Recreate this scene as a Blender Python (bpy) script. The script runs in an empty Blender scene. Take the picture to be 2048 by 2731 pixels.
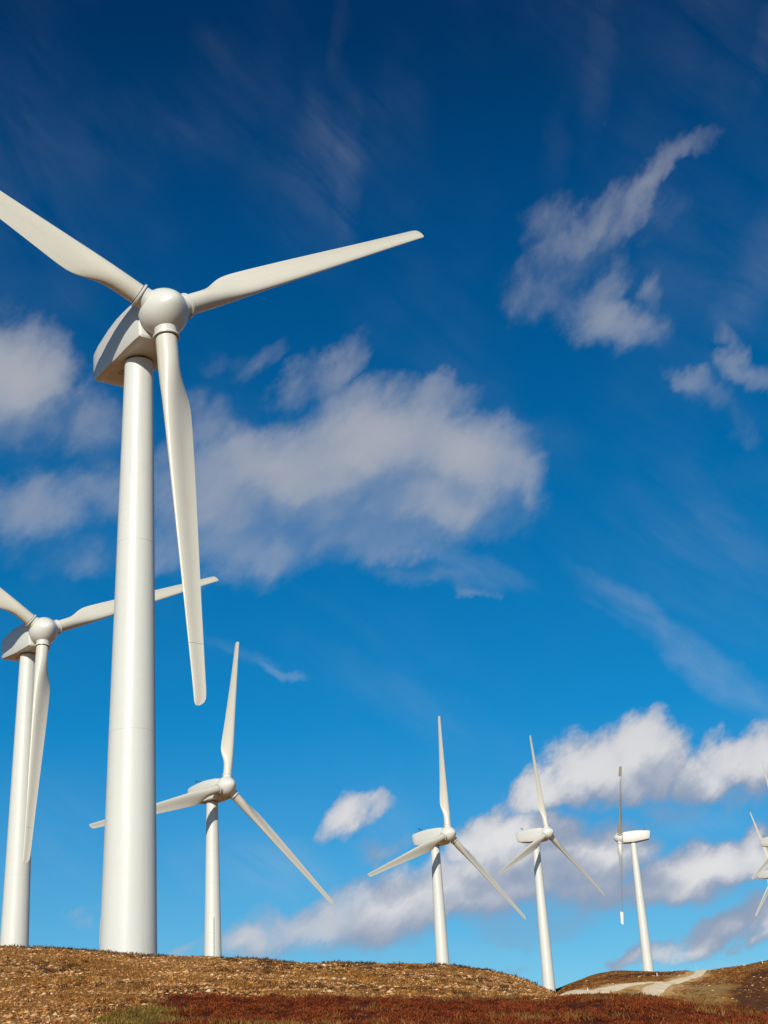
import bpy, math, random
import numpy as np
from mathutils import Vector, Matrix

R = math.radians
scene = bpy.context.scene
col = scene.collection

# ------------------------------------------------------------------ camera
EYE = Vector((0.0, 0.0, 1.6))
cd = bpy.data.cameras.new('camera')
cam = bpy.data.objects.new('camera', cd)
col.objects.link(cam)
scene.camera = cam
cd.sensor_fit = 'HORIZONTAL'
cd.sensor_width = 36.0
cd.lens = 68.46
cd.clip_start = 0.5
cd.clip_end = 30000.0
cam.matrix_world = Matrix.Translation(EYE) @ Matrix.Rotation(R(90 + 23.66), 4, 'X') @ Matrix.Rotation(R(-3.22), 4, 'Z')

# ------------------------------------------------------------------ sun
SUN_EL, SUN_AZ = R(26.5), R(189.0)          # azimuth clockwise from +Y
S = Vector((math.sin(SUN_AZ) * math.cos(SUN_EL), math.cos(SUN_AZ) * math.cos(SUN_EL), math.sin(SUN_EL)))
sl = bpy.data.lights.new('sun', 'SUN')
sun = bpy.data.objects.new('sun', sl)
col.objects.link(sun)
sl.energy = 4.3
sl.angle = R(0.53)
sl.color = (1.0, 0.945, 0.84)
sun.rotation_mode = 'QUATERNION'
sun.rotation_quaternion = S.to_track_quat('Z', 'Y')
sun.location = (0, 0, 200)

scene.view_settings.view_transform = 'Standard'
scene.view_settings.look = 'None'
scene.view_settings.exposure = 0.0
scene.view_settings.gamma = 1.0
scene.view_settings.use_curve_mapping = False

# ------------------------------------------------------------------ node helper
class NT:
    def __init__(self, tree):
        self.t = tree; self.n = tree.nodes; self.l = tree.links
    def node(self, typ, **kw):
        o = self.n.new(typ)
        for k, v in kw.items():
            setattr(o, k, v)
        return o
    def put(self, sock, v):
        if isinstance(v, bpy.types.NodeSocket):
            self.l.new(v, sock)
        else:
            sock.default_value = v
    def math(self, op, a, b=None, c=None, clamp=False):
        o = self.node('ShaderNodeMath', operation=op); o.use_clamp = clamp
        self.put(o.inputs[0], a)
        if b is not None: self.put(o.inputs[1], b)
        if c is not None: self.put(o.inputs[2], c)
        return o.outputs[0]
    def vec(self, op, a, b=None, scale=None):
        o = self.node('ShaderNodeVectorMath', operation=op)
        self.put(o.inputs[0], a)
        if b is not None: self.put(o.inputs[1], b)
        if scale is not None: self.put(o.inputs['Scale'], scale)
        return o.outputs['Value'] if op in ('LENGTH', 'DOT_PRODUCT') else o.outputs['Vector']
    def comb(self, x, y, z):
        o = self.node('ShaderNodeCombineXYZ')
        for i, v in enumerate((x, y, z)): self.put(o.inputs[i], v)
        return o.outputs[0]
    def sep(self, v):
        o = self.node('ShaderNodeSeparateXYZ'); self.put(o.inputs[0], v); return o.outputs
    def noise(self, vec, scale, detail=4, rough=0.55, lac=2.0, dist=0.0):
        o = self.node('ShaderNodeTexNoise')
        if vec is not None: self.put(o.inputs['Vector'], vec)
        o.inputs['Scale'].default_value = scale; o.inputs['Detail'].default_value = detail
        o.inputs['Roughness'].default_value = rough; o.inputs['Lacunarity'].default_value = lac
        o.inputs['Distortion'].default_value = dist
        return o.outputs
    def maprange(self, v, a, b, c=0.0, d=1.0, smooth=True):
        o = self.node('ShaderNodeMapRange'); o.interpolation_type = 'SMOOTHSTEP' if smooth else 'LINEAR'
        self.put(o.inputs[0], v)
        for i, x in enumerate((a, b, c, d)): self.put(o.inputs[i + 1], x)
        return o.outputs[0]
    def mix(self, f, a, b, blend='MIX'):
        o = self.node('ShaderNodeMix', data_type='RGBA', blend_type=blend)
        self.put(o.inputs['Factor'], f)
        self.put(o.inputs['A'], a if isinstance(a, bpy.types.NodeSocket) else (*a[:3], 1))
        self.put(o.inputs['B'], b if isinstance(b, bpy.types.NodeSocket) else (*b[:3], 1))
        return [s for s in o.outputs if s.type == 'RGBA'][0]
    def ramp(self, f, stops):
        o = self.node('ShaderNodeValToRGB'); self.put(o.inputs[0], f)
        e = o.color_ramp.elements
        while len(e) < len(stops): e.new(0.5)
        for i, (p, c) in enumerate(stops):
            e[i].position = p; e[i].color = (*c, 1)
        return o.outputs[0]

# ------------------------------------------------------------------ sky and clouds (all in the world, by direction)
# each cloud billow: azimuth, elevation, half-width, half-height (degrees), tilt, weight
BILLOWS = [
 (-4.49, 25.57, 4.6, 1.99, 2.9, 1.0), (-0.03, 26.32, 4.65, 2.08, 4.2, 1.1), (3.76, 25.62, 3.0, 2.07, -20.0, 1.1), (5.67, 24.65, 1.58, 1.17, -30.4, 0.85),
 (2.05, 24.38, 3.77, 1.54, -4.4, 0.95), (-2.11, 24.96, 4.0, 1.45, -2.9, 0.95), (-7.1, 24.33, 3.34, 2.35, -0.9, 0.85), (-7.48, 27.04, 1.2, 1.62, -0.1, 0.55),
 (-2.55, 24.06, 5.16, 1.63, -3.0, 0.75), (-1.91, 29.29, 1.76, 0.81, 42.6, 0.6), (-3.58, 28.8, 1.44, 0.81, 28.4, 0.5), (-5.2, 29.9, 1.45, 0.45, 24.2, 0.24),
 (2.97, 28.13, 1.84, 0.81, -4.5, 0.6), (-1.16, 27.82, 2.25, 1.08, -2.8, 0.7), (-6.14, 22.52, 4.48, 1.54, 3.4, 0.72), (-0.62, 23.07, 4.73, 1.18, 4.4, 0.68),
 (0.85, 21.45, 2.92, 0.51, -13.8, 0.42), (3.12, 20.53, 1.16, 0.29, -19.2, 0.42), (4.93, 23.26, 2.15, 0.72, 4.8, 0.5), (-16.02, 28.51, 2.5, 2.62, 3.4, 1.15),
 (-12.65, 27.46, 1.67, 1.42, -38.0, 0.55), (-14.97, 23.64, 2.43, 1.5, 12.1, 0.75), (-11.98, 24.82, 1.54, 1.25, 1.3, 0.62), (-12.14, 23.92, 1.15, 0.71, 31.3, 0.5),
 (-13.19, 21.67, 2.24, 0.97, 1.2, 0.42), (-6.85, 29.91, 1.23, 0.54, 14.9, 0.24), (-16.08, 26.4, 1.7, 1.05, 3.2, 0.7), (12.81, 34.6, 2.47, 0.71, 42.7, 0.62),
 (9.93, 33.87, 2.71, 0.89, 20.1, 0.58), (8.04, 34.09, 1.16, 1.21, 13.3, 0.43), (15.18, 35.94, 1.74, 0.43, 11.6, 0.4), (10.79, 29.95, 2.21, 1.05, -13.0, 0.76),
 (10.36, 31.16, 1.83, 0.84, 42.2, 0.57), (7.92, 31.63, 1.96, 1.23, -6.7, 0.43), (9.1, 32.56, 1.66, 0.96, -7.2, 0.31), (13.63, 33.34, 1.21, 0.68, 10.6, 0.28),
 (12.6, 31.03, 0.44, 0.78, -38.5, 0.29), (13.81, 27.5, 1.15, 0.49, -23.9, 0.47), (16.15, 27.44, 1.13, 0.59, -19.9, 0.53), (14.56, 26.72, 1.61, 0.7, -44.2, 0.34),
 (15.78, 28.57, 1.14, 0.31, -49.9, 0.29), (11.61, 37.48, 0.34, 0.17, 31.7, 0.29), (5.76, 12.58, 1.42, 0.83, 20.5, 1.0), (7.63, 13.06, 1.9, 1.16, 13.0, 1.1),
 (9.85, 13.51, 1.6, 1.33, 4.4, 1.15), (8.66, 12.65, 2.44, 0.97, -0.2, 1.0), (13.0, 13.1, 1.28, 1.07, -6.2, 1.0), (14.1, 12.9, 1.08, 1.37, -6.4, 1.0),
 (11.52, 12.65, 1.66, 0.89, -5.8, 0.95), (10.14, 11.65, 1.66, 0.82, -5.3, 0.55), (12.82, 11.91, 1.44, 0.57, -5.9, 0.5), (3.98, 10.93, 1.9, 1.05, 8.0, 1.1),
 (2.68, 10.49, 1.5, 1.0, 11.3, 1.0), (5.59, 10.82, 1.69, 1.08, -4.3, 1.0), (6.73, 9.79, 2.79, 1.37, -4.5, 0.95), (4.39, 9.53, 3.19, 1.19, -4.1, 0.95),
 (8.22, 10.44, 1.47, 0.82, -4.7, 0.8), (11.72, 9.21, 2.7, 1.11, 6.8, 1.0), (13.49, 9.56, 1.06, 1.04, -5.5, 0.95), (8.5, 8.38, 4.19, 0.88, -4.6, 0.85),
 (10.11, 8.76, 1.82, 0.97, -4.8, 0.85), (-0.13, 8.6, 3.56, 1.3, 6.7, 0.8), (2.91, 8.85, 3.18, 1.39, -3.8, 0.92), (-3.34, 8.0, 2.8, 1.01, 5.2, 0.68),
 (-5.81, 7.36, 2.21, 0.75, 2.5, 0.62), (5.44, 7.51, 3.3, 0.67, 1.0, 0.5), (0.99, 9.39, 1.69, 0.94, 16.6, 0.75), (3.55, 8.05, 2.23, 0.84, -3.7, 0.6),
 (-2.2, 12.13, 1.36, 0.73, 35.2, 0.85), (-0.89, 12.82, 0.91, 0.38, 12.0, 0.6), (-0.72, 10.84, 1.08, 0.48, 6.9, 0.48), (12.01, 6.52, 2.33, 0.78, 11.4, 0.9),
 (13.25, 6.91, 0.99, 0.81, -4.8, 0.85), (9.4, 5.98, 1.52, 0.42, 5.8, 0.62), (10.93, 6.03, 1.67, 0.48, 3.6, 0.7), (-8.76, 7.45, 1.21, 0.43, 18.0, 0.45),
 (-12.37, 8.54, 0.85, 0.3, 18.6, 0.32), (3.92, 6.17, 0.52, 0.2, 16.5, 0.35)
]
# thin veils of cirrus, the same way
VEILS = [
 (11.98, 17.14, 4.32, 0.66, -43.2, 0.3), (13.68, 19.78, 3.26, 1.92, -38.1, 0.12), (-1.91, 37.57, 1.22, 2.56, -83.9, 0.08), (-2.12, 37.74, 0.89, 2.22, 3.3, 0.12),
 (-0.95, 36.85, 0.71, 2.58, -5.2, 0.15), (-0.85, 41.73, 0.42, 1.48, -14.0, 0.07), (-3.22, 37.94, 0.67, 1.36, -16.1, 0.08), (11.53, 39.49, 0.65, 2.77, -16.3, 0.08),
 (9.08, 36.75, 0.56, 1.69, -22.1, 0.07), (17.2, 30.79, 0.96, 3.21, -45.8, 0.14), (19.45, 39.23, 0.4, 2.04, -32.4, 0.09), (-4.7, 17.77, 1.04, 0.18, -14.8, 0.34),
 (-5.82, 18.19, 1.51, 0.25, -14.6, 0.14), (-5.59, 10.28, 2.67, 1.03, -10.3, 0.24), (0.88, 16.13, 4.49, 0.89, -25.9, 0.08), (3.17, 21.18, 2.13, 0.58, -18.4, 0.22),
 (6.4, 25.85, 2.38, 1.08, -20.9, 0.1), (-0.87, 11.46, 1.27, 1.21, 17.0, 0.16), (-13.68, 11.66, 2.07, 2.03, -10.6, 0.12), (12.48, 5.18, 1.8, 0.35, 0.6, 0.45),
 (7.86, 11.92, 3.55, 0.69, -5.1, 0.1), (-0.4, 6.84, 5.24, 0.5, -3.3, 0.15), (11.25, 10.76, 2.07, 0.34, -0.4, 0.22)
]
def heap(g, pos, items, grow, smooth_k, floor=0.0):
    """union of paraboloid heaps, below zero outside"""
    acc = None
    for (a, e, sa, se, rot, w) in items:
        c_, s_ = math.cos(R(rot)), math.sin(R(rot)); sa *= grow; se *= grow
        u = g.vec('DOT_PRODUCT', pos, (c_ / sa, s_ / sa, -(a * c_ + e * s_) / sa))
        v = g.vec('DOT_PRODUCT', pos, (-s_ / se, c_ / se, (a * s_ - e * c_) / se))
        d = g.math('MULTIPLY_ADD', u, u, g.math('MULTIPLY', v, v))
        b = g.math('MULTIPLY_ADD', d, -w, w)
        acc = b if acc is None else g.math('SMOOTH_MAX', acc, b, smooth_k)
    return g.math('MAXIMUM', acc, floor)
gt = bpy.data.node_groups.new('cloud_density', 'ShaderNodeTree')
gt.interface.new_socket(name='AzEl', in_out='INPUT', socket_type='NodeSocketVector')
gt.interface.new_socket(name='Density', in_out='OUTPUT', socket_type='NodeSocketFloat')
gt.interface.new_socket(name='Body', in_out='OUTPUT', socket_type='NodeSocketFloat')
g = NT(gt)
gi = g.node('NodeGroupInput'); go = g.node('NodeGroupOutput')
AE = gi.outputs['AzEl']
nm = g.node('ShaderNodeMapping', vector_type='TEXTURE'); g.put(nm.inputs['Vector'], AE)     # wind-drawn: detail runs up and to the right
nm.inputs['Rotation'].default_value = (0, 0, R(42)); nm.inputs['Scale'].default_value = (1.35, 0.85, 1)
NV = nm.outputs[0]
wv = g.vec('SCALE', g.vec('SUBTRACT', g.noise(NV, 0.21, 2, 0.5)['Color'], (0.5, 0.5, 0.5)), scale=2.6)
wv2 = g.vec('SCALE', g.vec('SUBTRACT', g.noise(NV, 0.75, 5, 0.62)['Color'], (0.5, 0.5, 0.5)), scale=1.9)
pos = g.vec('ADD', g.vec('ADD', AE, wv), wv2)
ps = g.sep(pos); pos = g.comb(ps[0], ps[1], 1.0)
acc = heap(g, pos, BILLOWS, 1.30, 0.22, -0.25)
fb = g.noise(NV, 0.42, 7, 0.56)['Fac']
n_ = g.math('MULTIPLY', g.math('SUBTRACT', fb, 0.5), 1.25)
gate = g.maprange(acc, -0.25, 0.25, 0.0, 1.0)                         # noise only where there is some cloud
thin = g.maprange(acc, 0.30, 0.85, 1.0, 0.28)                       # and less of it deep inside
g.put(go.inputs['Density'], g.math('ADD', acc, g.math('MULTIPLY', n_, g.math('MULTIPLY', gate, thin))))
soft = g.math('SUBTRACT', g.noise(NV, 0.33, 2, 0.45)['Fac'], 0.5)
g.put(go.inputs['Body'], g.math('ADD', g.math('MINIMUM', acc, 1.1), g.math('MULTIPLY', soft, g.math('MULTIPLY', gate, 0.55))))

world = bpy.data.worlds.new('World')
scene.world = world
world.use_nodes = True
world.cycles.sampling_method = 'MANUAL'
world.cycles.sample_map_resolution = 256
wt = world.node_tree; wt.nodes.clear()
w = NT(wt)
out = w.node('ShaderNodeOutputWorld'); bg = w.node('ShaderNodeBackground')
wt.links.new(bg.outputs[0], out.inputs[0])
tc = w.node('ShaderNodeTexCoord')
D = tc.outputs['Generated']
sx = w.sep(D)
az = w.math('MULTIPLY', w.math('ARCTAN2', sx[0], sx[1]), 180 / math.pi)
el = w.math('MULTIPLY', w.math('ARCSINE', sx[2]), 180 / math.pi)
AZEL = w.comb(az, el, 0.0)
sky = w.node('ShaderNodeTexSky', sky_type='NISHITA')
sky.sun_disc = False
sky.sun_elevation = SUN_EL
sky.sun_rotation = SUN_AZ
sky.altitude = 400.0
sky.air_density = 1.0; sky.dust_density = 0.4; sky.ozone_density = 2.0
SKYSTR = 0.10
# polarising-filter look: deeper and more saturated high up
tint = w.ramp(w.math('DIVIDE', el, 90.0, clamp=True), [
    (0.00, (0.62, 0.80, 0.92)), (0.080, (0.27, 0.70, 0.89)), (0.172, (0.035, 0.64, 0.95)), (0.269, (0.006, 0.57, 0.90)),
    (0.380, (0.004, 0.415, 0.75)), (0.468, (0.004, 0.245, 0.50)), (1.0, (0.004, 0.22, 0.46))])
skyc = w.mix(1.0, sky.outputs[0], tint, 'MULTIPLY')

def dens_at(azel):
    n = w.node('ShaderNodeGroup'); n.node_tree = gt
    w.put(n.inputs['AzEl'], azel)
    return n.outputs['Density'], n.outputs['Body']
dn, body = dens_at(AZEL)
# a second look a little higher up: cloud overhead means this spot lies in the cloud's own shade
dn_up, body_up = dens_at(w.vec('ADD', AZEL, (-0.5, 1.5, 0.0)))
hi = w.maprange(el, 10.0, 24.0, 0.0, 1.0)
under = w.math('MAXIMUM', w.math('SUBTRACT', body_up, body), 0.0)   # ragged, thinner undersides
top_ = w.math('ADD', w.math('MULTIPLY_ADD', hi, 0.58, 0.74), w.math('MULTIPLY', under, 1.3))
alpha = w.math('MULTIPLY', w.maprange(dn, 0.02, top_), w.math('MULTIPLY_ADD', hi, -0.08, 0.97))
lit = w.maprange(w.math('SUBTRACT', body, w.math('MULTIPLY', body_up, 0.96)), w.math('MULTIPLY_ADD', hi, -0.15, -0.30), w.math('MULTIPLY_ADD', hi, -0.38, 0.84), 0.0, 1.0)
lit = w.math('MULTIPLY', lit, w.maprange(body, 0.30, 1.10, w.math('MULTIPLY_ADD', hi, 0.55, 0.30), 1.0))
bright = w.mix(hi, (0.77, 0.76, 0.76), (0.445, 0.455, 0.49))
shade = w.mix(hi, (0.26, 0.325, 0.455), (0.315, 0.37, 0.455))
cloudc = w.mix(lit, shade, bright)
cloudc = w.vec('SCALE', cloudc, scale=1.0 / SKYSTR)
# cirrus
vw = w.vec('SCALE', w.vec('SUBTRACT', w.noise(AZEL, 0.30, 4, 0.6)['Color'], (0.5, 0.5, 0.5)), scale=2.4)
vp = w.sep(w.vec('ADD', AZEL, vw))
veil = heap(w, w.comb(vp[0], vp[1], 1.0), VEILS, 1.55, 0.06)
veil = w.math('MULTIPLY', w.math('POWER', w.math('MULTIPLY', veil, 3.0), 1.5), 0.24)
vm = w.node('ShaderNodeMapping', vector_type='TEXTURE'); w.put(vm.inputs['Vector'], AZEL)
vm.inputs['Rotation'].default_value = (0, 0, R(-38)); vm.inputs['Scale'].default_value = (3.2, 0.9, 1)
vn = w.noise(vm.outputs[0], 0.55, 6, 0.6, dist=0.4)['Fac']
big = w.maprange(w.noise(AZEL, 0.10, 3, 0.5)['Fac'], 0.40, 0.75, 0.0, 0.04)
cir = w.math('MULTIPLY', w.math('ADD', veil, big), w.maprange(vn, 0.32, 0.72, 0.0, 1.3, smooth=False))
cir = w.math('MULTIPLY', cir, w.math('GREATER_THAN', el, 0.0))
skyc = w.mix(cir, skyc, (5.2, 5.7, 6.4))
final = w.mix(alpha, skyc, cloudc)
w.put(bg.inputs['Color'], final)
bg.inputs['Strength'].default_value = SKYSTR

# ------------------------------------------------------------------ object helpers
def tag(o, label=None, cat=None, group=None, kind=None):
    if label: o['label'] = label
    if cat: o['category'] = cat
    if group: o['group'] = group
    if kind: o['kind'] = kind
    return o

def mesh_np(name, verts, faces, smooth=False):
    """verts (n,3); faces: array (m,k) or list of polygons"""
    me = bpy.data.meshes.new(name)
    verts = np.asarray(verts, dtype=np.float32)
    me.vertices.add(len(verts)); me.vertices.foreach_set('co', verts.ravel())
    if isinstance(faces, np.ndarray):
        m, k = faces.shape
        idx = faces.ravel().astype(np.int32); start = np.arange(0, m * k, k, dtype=np.int32)
    else:
        idx = np.fromiter((i for f in faces for i in f), dtype=np.int32)
        ln = np.array([len(f) for f in faces]); start = np.concatenate([[0], np.cumsum(ln)[:-1]]).astype(np.int32)
        m = len(faces)
    me.loops.add(len(idx)); me.loops.foreach_set('vertex_index', idx)
    me.polygons.add(m); me.polygons.foreach_set('loop_start', start)
    if smooth: me.polygons.foreach_set('use_smooth', np.ones(m, dtype=bool))
    me.update(calc_edges=True); me.validate()
    return me

def obj(name, me, mat, parent=None):
    if mat is not None:
        me.materials.append(mat)
    o = bpy.data.objects.new(name, me); col.objects.link(o)
    if parent is not None: o.parent = parent
    return o

def new_mat(name):
    m = bpy.data.materials.new(name); m.use_nodes = True
    t = m.node_tree; t.nodes.clear(); n = NT(t)
    o = n.node('ShaderNodeOutputMaterial'); b = n.node('ShaderNodeBsdfPrincipled')
    t.links.new(b.outputs[0], o.inputs[0])
    return m, n, b

def bump(n, b, height, strength, dist):
    k = n.node('ShaderNodeBump'); k.inputs['Strength'].default_value = strength; k.inputs['Distance'].default_value = dist
    n.put(k.inputs['Height'], height); n.t.links.new(k.outputs[0], b.inputs['Normal'])

class Parts:
    """collects rings and loose polygons into one mesh"""
    def __init__(self): self.v = []; self.f = []
    def loft(self, rings, cap0=True, cap1=True):
        k = len(rings[0]); base = len(self.v)
        for r in rings: self.v += [tuple(p) for p in r]
        for i in range(len(rings) - 1):
            a = base + i * k; b = a + k
            for j in range(k):
                j2 = (j + 1) % k
                self.f.append((a + j, a + j2, b + j2, b + j))
        if cap0: self.f.append(tuple(base + j for j in reversed(range(k))))
        if cap1:
            e = base + (len(rings) - 1) * k
            self.f.append(tuple(e + j for j in range(k)))
    def box(self, c, s, M=None):
        x, y, z = s[0] / 2, s[1] / 2, s[2] / 2
        ring = [(-x, -y), (x, -y), (x, y), (-x, y)]
        rr = [[Vector((a, b, zz)) for a, b in ring] for zz in (-z, z)]
        M = M or Matrix.Identity(3)
        self.loft([[M @ p + Vector(c) for p in r] for r in rr])
    def tube(self, p0, p1, r, k=8, r1=None):
        p0, p1 = Vector(p0), Vector(p1); d = (p1 - p0).normalized()
        a = d.orthogonal().normalized(); b = d.cross(a)
        r1 = r if r1 is None else r1
        self.loft([[p + (a * math.cos(t) + b * math.sin(t)) * rr for t in [2 * math.pi * i / k for i in range(k)]] for p, rr in ((p0, r), (p1, r1))])
    def mesh(self, name, smooth_angle=None):
        me = mesh_np(name, self.v, self.f, smooth=smooth_angle is not None)
        if smooth_angle is not None:
            me.set_sharp_from_angle(angle=R(smooth_angle))
        return me

# ------------------------------------------------------------------ painted steel and gelcoat
def paint(name, c, rough, streak=0.05):
    m, n, b = new_mat(name)
    tcn = n.node('ShaderNodeTexCoord')
    mp = n.node('ShaderNodeMapping'); n.put(mp.inputs['Vector'], tcn.outputs['Object']); mp.inputs['Scale'].default_value = (2.2, 2.2, 0.10)
    s1 = n.noise(mp.outputs[0], 1.0, 5, 0.6)['Fac']
    s2 = n.noise(tcn.outputs['Object'], 0.35, 4, 0.6)['Fac']
    f = n.math('ADD', n.maprange(s1, 0.50, 0.80, 0.0, 0.65), n.maprange(s2, 0.5, 0.85, 0.0, 0.5), clamp=True)
    dirt = tuple(x * k for x, k in zip(c, (1 - streak * 1.6, 1 - streak * 1.9, 1 - streak * 2.6)))
    n.put(b.inputs['Base Color'], n.mix(f, c, dirt))
    n.put(b.inputs['Roughness'], n.maprange(s2, 0.3, 0.7, rough - 0.05, rough + 0.08))
    b.inputs['IOR'].default_value = 1.48
    return m

M_TOWER = paint('tower_paint', (0.665, 0.655, 0.595), 0.40, 0.075)
M_SHELL = paint('shell_paint', (0.675, 0.655, 0.59), 0.32, 0.06)
M_BLADE = paint('blade_gelcoat', (0.665, 0.62, 0.515), 0.36, 0.07)
def plain(name, c, rough=0.6):
    m, n, b = new_mat(name)
    tcn = n.node('ShaderNodeTexCoord')
    f = n.noise(tcn.outputs['Object'], 3.0, 4, 0.6)['Fac']
    n.put(b.inputs['Base Color'], n.mix(f, tuple(x * 0.75 for x in c), tuple(min(1, x * 1.25) for x in c)))
    b.inputs['Roughness'].default_value = rough
    return m
M_DARK = plain('dark_parts_and_gap_shade', (0.035, 0.034, 0.033))
M_GALV = plain('galvanised_steel', (0.46, 0.47, 0.46), 0.5)
M_POST = plain('white_post_paint', (0.74, 0.73, 0.70), 0.5)

# ------------------------------------------------------------------ turbine kit (metres)
HUB_H, OVERHANG, TILT, CONE = 46.15, 4.48, R(5.6), R(0.85)
R_TIP, TIP_SPLIT = 31.0, 26.6

def circle(r, z, k=64, c=(0, 0)):
    return [(c[0] + r * math.cos(2 * math.pi * i / k), c[1] + r * math.sin(2 * math.pi * i / k), z) for i in range(k)]

def tower_mesh():
    p = Parts()
    def rad(z): return 1.07 + 0.0179 * (HUB_H - 2.0 - z)
    seams = (15.0, 29.0)
    zs = [(-8.0, rad(-8)), (0.0, rad(0))]
    for s in seams:
        zs += [(s - 0.08, rad(s - 0.08)), (s - 0.017, rad(s - 0.017)), (s - 0.015, rad(s) - 0.012), (s + 0.015, rad(s) - 0.012), (s + 0.017, rad(s + 0.017)), (s + 0.08, rad(s + 0.08))]
    for k in range(1, 17):                                    # plate rings: the faintest change of slope at each weld
        z = 2.62 * k
        if all(abs(z - s) > 0.4 for s in seams) and z < 43:
            zs += [(z - 0.05, rad(z - 0.05)), (z - 0.014, rad(z - 0.014)), (z - 0.012, rad(z) - 0.002), (z + 0.012, rad(z) - 0.002), (z + 0.014, rad(z + 0.014)), (z + 0.05, rad(z + 0.05))]
    zs += [(HUB_H - 2.12, rad(HUB_H - 2.12))]
    zs.sort()
    p.loft([circle(r, z, 96) for z, r in zs])
    return p.mesh('tower', 40)

def yaw_ring_mesh():
    p = Parts()
    p.loft([circle(1.02, HUB_H - 2.14, 64), circle(1.02, HUB_H - 1.9, 64)])
    return p.mesh('yaw_bearing', 40)

def ladder_mesh():
    # closed cable duct standing proud of the tower, with its top cap and joint straps
    p = Parts()
    def rad(z): return 1.07 + 0.0179 * (HUB_H - 2.0 - z)
    z0, z1 = -1.0, 23.0
    def ring(z, g=0.0): 
        r = rad(z); return [(-0.36 - g, -r + 0.25, z), (-0.36 - g, -r - 0.36 - g, z), (0.36 + g, -r - 0.36 - g, z), (0.36 + g, -r + 0.25, z)]
    p.loft([ring(z0), ring(z1 - 0.25), [(x, y + (0.2 if y < -rad(z1) else 0), z1) for x, y, _ in ring(z1)]])
    z = z0 + 2.0
    while z < z1 - 1:
        p.loft([ring(z, 0.025), ring(z + 0.09, 0.025)]); z += 2.4
    return p.mesh('cable_duct', 30)

def door_mesh():
    p = Parts(); r = 1.07 + 0.0179 * (HUB_H - 2.0)
    w_, h_ = 0.42, 2.1
    ring = []
    for i in range(24):
        t = 2 * math.pi * i / 24
        ring.append((w_ * max(-1, min(1, 1.25 * math.cos(t))), h_ / 2 + 0.9 + h_ / 2 * max(-1, min(1, 1.15 * math.sin(t)))))
    def on(x, z, off): 
        rr = r - 0.0179 * z + off
        return (x, -math.sqrt(rr * rr - x * x), z)
    p.loft([[on(x, z, -0.03) for x, z in ring], [on(x, z, 0.035) for x, z in ring]])
    return p.mesh('door', 30)

def nacelle_mesh():
    # local origin: tower axis at hub height; front is -Y
    p = Parts()
    secs = [  # y, half width, top, bottom
        (-3.50, 1.34, 1.50, -1.74), (-3.38, 1.52, 1.66, -1.90), (-2.7, 1.66, 1.80, -1.97), (-1.2, 1.74, 1.93, -1.98), (0.6, 1.76, 2.03, -1.96),
        (2.4, 1.70, 2.00, -1.72), (4.6, 1.54, 1.84, -1.42), (5.70, 1.40, 1.72, -1.22), (5.95, 1.28, 1.63, -1.10)]
    rings = []
    for y, hw, top, bot in secs:
        h = top - bot
        side = [(0.0, bot), (0.55 * hw, bot), (0.92 * hw, bot), (0.975 * hw, bot + 0.05), (1.0 * hw, bot + 0.14), (1.02 * hw, bot + 0.30 * h),
                (1.02 * hw, bot + 0.44 * h), (1.0 * hw, bot + 0.452 * h), (0.985 * hw, bot + 0.70 * h), (0.95 * hw, top - 0.42), (0.89 * hw, top - 0.17), (0.76 * hw, top - 0.05), (0.45 * hw, top), (0.0, top + 0.02)]
        ring = [(x, z) for x, z in side] + [(-x, z) for x, z in reversed(side[1:-1])]
        k = 0.22 if y > 4 else (0.05 if y < -2 else 0.10)
        rings.append([(x, y + k * z, z) for x, z in ring])
    p.loft(rings)
    return p.mesh('nacelle', 33)

def hatch_mesh():
    p = Parts()                                               # service hatch and cooling grille in the nacelle floor
    p.box((0.0, 2.55, -1.715), (1.0, 0.8, 0.05), Matrix.Rotation(R(7), 3, 'X'))
    for i in range(7):
        p.box((0.0, 2.25 + 0.1 * i, -1.75 + 0.0123 * i), (0.86, 0.035, 0.04), Matrix.Rotation(R(7), 3, 'X'))
    return p.mesh('floor_hatch', 30)

def neck_mesh():
    p = Parts()                                               # dark cylinder painting in the shade of the gap between nacelle and spinner
    def ring(y, r): return [(r * math.cos(t), y, r * math.sin(t)) for t in [2 * math.pi * i / 48 for i in range(48)]]
    p.loft([ring(-3.2, 1.42), ring(-3.8, 1.42)])
    return p.mesh('neck_gap_shade', 40)

def vane_mesh():
    p = Parts()
    for x in (-0.35, 0.35):
        p.tube((x, 4.4, 1.75), (x, 4.4, 2.75), 0.035, 8)
    p.tube((-0.35, 4.4, 2.55), (0.35, 4.4, 2.55), 0.03, 8)
    p.box((-0.35, 4.55, 2.82), (0.03, 0.55, 0.22))
    for k in range(3):
        t = k * 2 * math.pi / 3
        p.tube((0.35, 4.4, 2.78), (0.35 + 0.18 * math.cos(t), 4.4 + 0.18 * math.sin(t), 2.78), 0.02, 6)
        p.tube((0.35 + 0.18 * math.cos(t), 4.4 + 0.18 * math.sin(t), 2.74), (0.35 + 0.18 * math.cos(t), 4.4 + 0.18 * math.sin(t), 2.83), 0.06, 8)
    return p.mesh('weather_vane', 40)

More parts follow.
